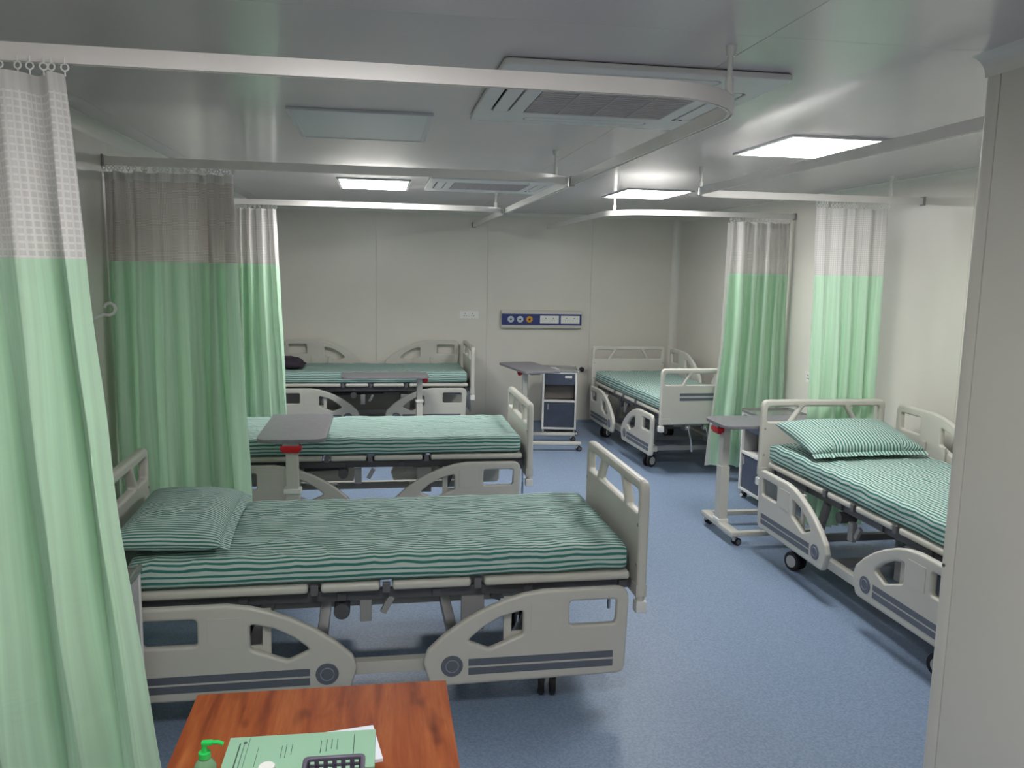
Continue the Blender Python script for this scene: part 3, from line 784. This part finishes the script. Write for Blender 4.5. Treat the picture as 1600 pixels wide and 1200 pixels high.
# ------------------------------------------------------------------ bedside cabinets (local: front faces -y)
def make_cabinet():
    t = empty('bedside_cabinet', (0, 0, 0)); W, D, z0, z1 = .40, .42, .07, .74
    for sx in (-1, 1):
        for sy in (-1, 1): box('upright', (sx*(W/2-.012), sy*(D/2-.012), (z0+z1)/2), (.024, .024, z1-z0), M_absw, t, bev=.004)
    for z in (z0+.012, .40, z1-.006): box('front_rail', (0, -D/2+.014, z), (W-.046, .022, .024), M_absw, t, bev=.003)
    for s in (-1, 1): box('side_panel', (s*(W/2-.008), 0, (z0+z1)/2), (.010, D-.05, z1-z0-.02), M_hub, t, bev=.001)
    box('back_panel', (0, D/2-.008, (z0+z1)/2), (W-.05, .010, z1-z0-.02), M_hub, t, bev=.001)
    box('shelf', (0, 0, .395), (W-.03, D-.03, .014), M_absw, t, bev=.002)
    box('bottom_shelf', (0, 0, z0+.012), (W-.03, D-.03, .014), M_cabin, t, bev=.002)
    dr = box('drawer', (0, -D/2+.03, .655), (W-.055, .03, .13), M_cab, t, bev=.004)
    box('label_holder', (.10, -.017, .03), (.08, .003, .026), M_absw, dr, bev=.001)
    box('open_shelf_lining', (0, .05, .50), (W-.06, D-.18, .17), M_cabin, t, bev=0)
    dd = box('door', (0, -D/2+.022, .235), (W-.055, .02, .29), M_cab, t, bev=.004)
    box('door_handle', (-.13, -.014, .10), (.012, .01, .07), M_hub, dd, bev=.003)
    bm = bmesh.new()
    add_box(bm, (0, 0, z1+.008), (W+.01, D+.01, .014), .004)
    for c_, s_ in (((0, D/2, z1+.022), (W+.012, .012, .02)), ((-W/2, 0, z1+.022), (.012, D, .02)), ((W/2, 0, z1+.022), (.012, D, .02)), ((0, -D/2, z1+.018), (W+.012, .012, .012))): add_box(bm, c_, s_, .003)
    finish(bm, 'tray_top', M_tray, t)
    for sx in (-1, 1):
        for sy in (-1, 1): caster(t, sx*(W/2-.02), sy*(D/2-.03), .024, .075, M_absw, .012, .3)
    return t
cb0 = make_cabinet()
CB = [(2.09, 9.46, -.18, 'slate and white bedside cabinet on casters under the wall service panel'),
      (3.26, 6.36, -PI/2, 'bedside cabinet half hidden behind the right overbed table'),
      (-1.095, 2.98, PI, 'bedside cabinet mostly hidden behind the nearest curtain')]
for i, (x, y, rz, lb) in enumerate(CB):
    t = cb0 if i == 0 else copy_tree(cb0)
    t.location = (x, y, 0); t.rotation_euler = (0, 0, rz); tag(t, lb, 'cabinet', 'bedside cabinets on casters')
tag(box('paper_sheet', (2.00, 9.48, .7585), (.14, .2, .004), M_wpaper, bev=0), 'white paper lying on the cabinet top below the wall service panel', 'paper')

# ------------------------------------------------------------------ wall service panel and sockets
def socket_holes(o, w_, h_, y=-.0052):
    bm = bmesh.new()
    for cx in (-w_*.2, w_*.2):
        for dx, dz, rr in ((0, .016, .006), (-.013, -.012, .005), (.013, -.012, .005)):
            add_cyl(bm, (cx+dx, y+.001, dz), (cx+dx, y-.001, dz), rr, seg=8)
    for k in (-1, 1): add_box(bm, (k*.008, y, -.016), (.006, .002, .003))
    finish(bm, 'pin_hole', M_black, o)
t = empty('bed_head_service_panel', (1.965, YB, 1.30), 0, 'wall mounted medical service panel with navy face, gas outlets and sockets', 'service panel')
box('housing', (0, -.035, 0), (1.01, .07, .215), M_abs, t, bev=.012)
box('navy_fascia', (0, -.0715, 0), (.995, .006, .135), M_navy, t, bev=.001)
for x, m_ in ((-.385, M_lgrey), (-.27, M_lgrey), (-.155, M_yel)):
    o = lathe('gas_outlet', [(.040, 0), (.040, .008), (.034, .014), (.024, .014), (.020, .008)], m_, t, loc=(x, -.074, 0), rot=(PI/2, 0, 0))
    bm = bmesh.new(); add_cyl(bm, (0, 0, .006), (0, 0, .012), .012, seg=14); finish(bm, 'outlet_port', M_black, o)
for x in (.095, .355):
    o = box('socket_plate', (x, -.077, 0), (.235, .008, .095), M_absw, t, bev=.002); socket_holes(o, .235, .095)
o = box('wall_socket', (1.075, YB-.005, 1.345), (.235, .010, .09), M_absw, bev=.002); socket_holes(o, .235, .09, -.006)
tag(o, 'white double wall socket left of the service panel', 'socket')
o = box('wall_socket', (XR-.005, 6.66, 1.02), (.09, .010, .09), M_absw, bev=.002, rot=(0, 0, -PI/2)); socket_holes(o, .06, .09, -.006)
tag(o, 'small square socket on the right wall between the two curtains', 'socket')
# curtain tie hook on the left wall
bm = bmesh.new()
add_tube(bm, [(0, 0, -.05), (.05, 0, -.03), (.09, 0, -.012), (.115, 0, -.015), (.135, 0, -.005), (.145, 0, .015), (.138, 0, .035), (.12, 0, .045), (.10, 0, .038), (.095, 0, .022)], .008, 10)
t = empty('tieback_hook', (XL, 4.32, 1.655), 0, 'white curled curtain tieback hook on the left wall', 'hook')
finish(bm, 'hook_arm', M_absw, t)
box('hook_plate', (.004, 0, -.055), (.008, .05, .08), M_absw, t, bev=.003)
# small black wall stop behind the corner bed
o = cyl('wall_bumper', (2.50, YB, .68), (2.50, YB-.04, .68), .028, M_rub); tag(o, 'small round black bumper on the back wall beside the corner bed headboard', 'bumper')

# ------------------------------------------------------------------ desk and what lies on it
t = empty('desk', (-.152, 1.60, 0), 0, 'red brown wooden desk in the foreground', 'desk')
box('desk_top', (0, 0, .735), (.67, 1.20, .03), M_wood, t, bev=.003)
for sx in (-1, 1): box('side_panel', (sx*.315, 0, .36), (.02, 1.14, .72), M_wood, t, bev=.002)
box('modesty_panel', (0, .52, .45), (.61, .018, .50), M_wood, t, bev=.002)
ZD = .7505
def sheet_obj(name, c, s, rz, m, label, cat, th=.003):
    o = box(name, (c[0], c[1], c[2]), (s[0], s[1], th), m, bev=0, rot=(0, 0, rz)); return tag(o, label, cat)
sheet_obj('paper_stack', (-.10, 1.885, ZD+.004), (.19, .15, 0), .16, M_wpaper, 'loose white sheets under the green booklet on the desk', 'papers', .008)
bk = sheet_obj('booklet', (-.185, 1.862, ZD+.013), (.345, .155, 0), -.012, M_gpaper, 'pale green printed booklet lying on the desk', 'booklet', .009)
bm = bmesh.new()
for x, y0, y1, w_ in ((-.145, -.06, .05, .003), (-.135, -.06, .045, .0015), (-.125, -.06, .07, .001), (.122, -.06, .06, .0015),
                      (-.10, -.05, .03, .001), (-.035, -.02, .035, .0012), (-.022, -.01, .035, .0012), (-.045, -.02, .03, .0012), (.045, -.01, .04, .0015), (.058, -.005, .045, .0015), (.07, .005, .045, .0015), (.083, 0, .045, .0015)):
    add_box(bm, (x, (y0+y1)/2, .0048), (w_, y1-y0, .0006))
add_cyl(bm, (-.134, .052, .0044), (-.134, .052, .0052), .0045, seg=10)
finish(bm, 'printed_lines', M_ink, bk)
box('spine_edge', (-.171, 0, 0), (.002, .15, .0085), M_navy, bk, bev=0)
sheet_obj('report_form', (-.20, 1.735, ZD+.006), (.30, .13, 0), .03, M_pink, 'pinkish form lying below the green booklet on the desk', 'paper', .010)
# pump bottle
pb = empty('pump_bottle', (-.382, 1.775, ZD-.0), 0, 'clear green hand gel bottle with a bright green pump', 'bottle')
lathe('bottle_body', [(.020, 0), (.024, .004), (.024, .052), (.018, .064), (.012, .070), (.012, .076)], M_liquid, pb)
bm = bmesh.new(); add_cyl(bm, (0, 0, .074), (0, 0, .086), .013, seg=16); add_cyl(bm, (0, 0, .086), (0, 0, .103), .006, seg=12)
add_box(bm, (.006, 0, .107), (.024, .013, .010), .003); add_tube(bm, [(.012, 0, .108), (.030, 0, .107), (.040, 0, .102)], .0045, 8)
finish(bm, 'pump_head', M_pump, pb)
cbot = empty('capped_bottle', (-.243, 1.72, ZD+.011), 0, 'small bottle with a round white screw cap standing on the papers', 'bottle')
lathe('bottle_body', [(.016, 0), (.018, .003), (.018, .040), (.014, .046)], M_pink, cbot)
lathe('screw_cap', [(.0175, .043), (.0185, .045), (.0185, .062), (.0165, .066)], M_absw, cbot)
# basket
bs = empty('desk_basket', (-.102, 1.71, ZD+.011), -.02, 'small dark plastic basket with slotted sides on the papers', 'basket')
bm = bmesh.new(); W, D, Hh, th = .128, .09, .052, .004
add_box(bm, (0, 0, .002), (W-.012, D-.012, .004), .001)
for k in range(7):
    x = -W/2+.006+(W-.012)*k/6
    for s in (-1, 1): add_box(bm, (x, s*(D/2-.004), Hh/2), (.010, th, Hh), .001)
for k in range(5):
    y = -D/2+.006+(D-.012)*k/4
    for s in (-1, 1): add_box(bm, (s*(W/2-.004), y, Hh/2), (th, .009, Hh), .001)
for z in (.006, .022, .037):
    for s in (-1, 1):
        add_box(bm, (0, s*(D/2-.004), z), (W-.01, th, .007), .001); add_box(bm, (s*(W/2-.004), 0, z), (th, D-.01, .007), .001)
finish(bm, 'basket_wall', M_basket, bs)
rim = slab('basket_rim', [(-W/2-.004, -D/2-.004, .014), (W/2+.004, -D/2-.004, .014), (W/2+.004, D/2+.004, .014), (-W/2-.004, D/2+.004, .014)],
     [[(-W/2+.006, -D/2+.006, .01), (W/2-.006, -D/2+.006, .01), (W/2-.006, D/2-.006, .01), (-W/2+.006, D/2-.006, .01)]], .010, .003, M_basket, bs, axis='xy')
rim.location = (0, 0, Hh)
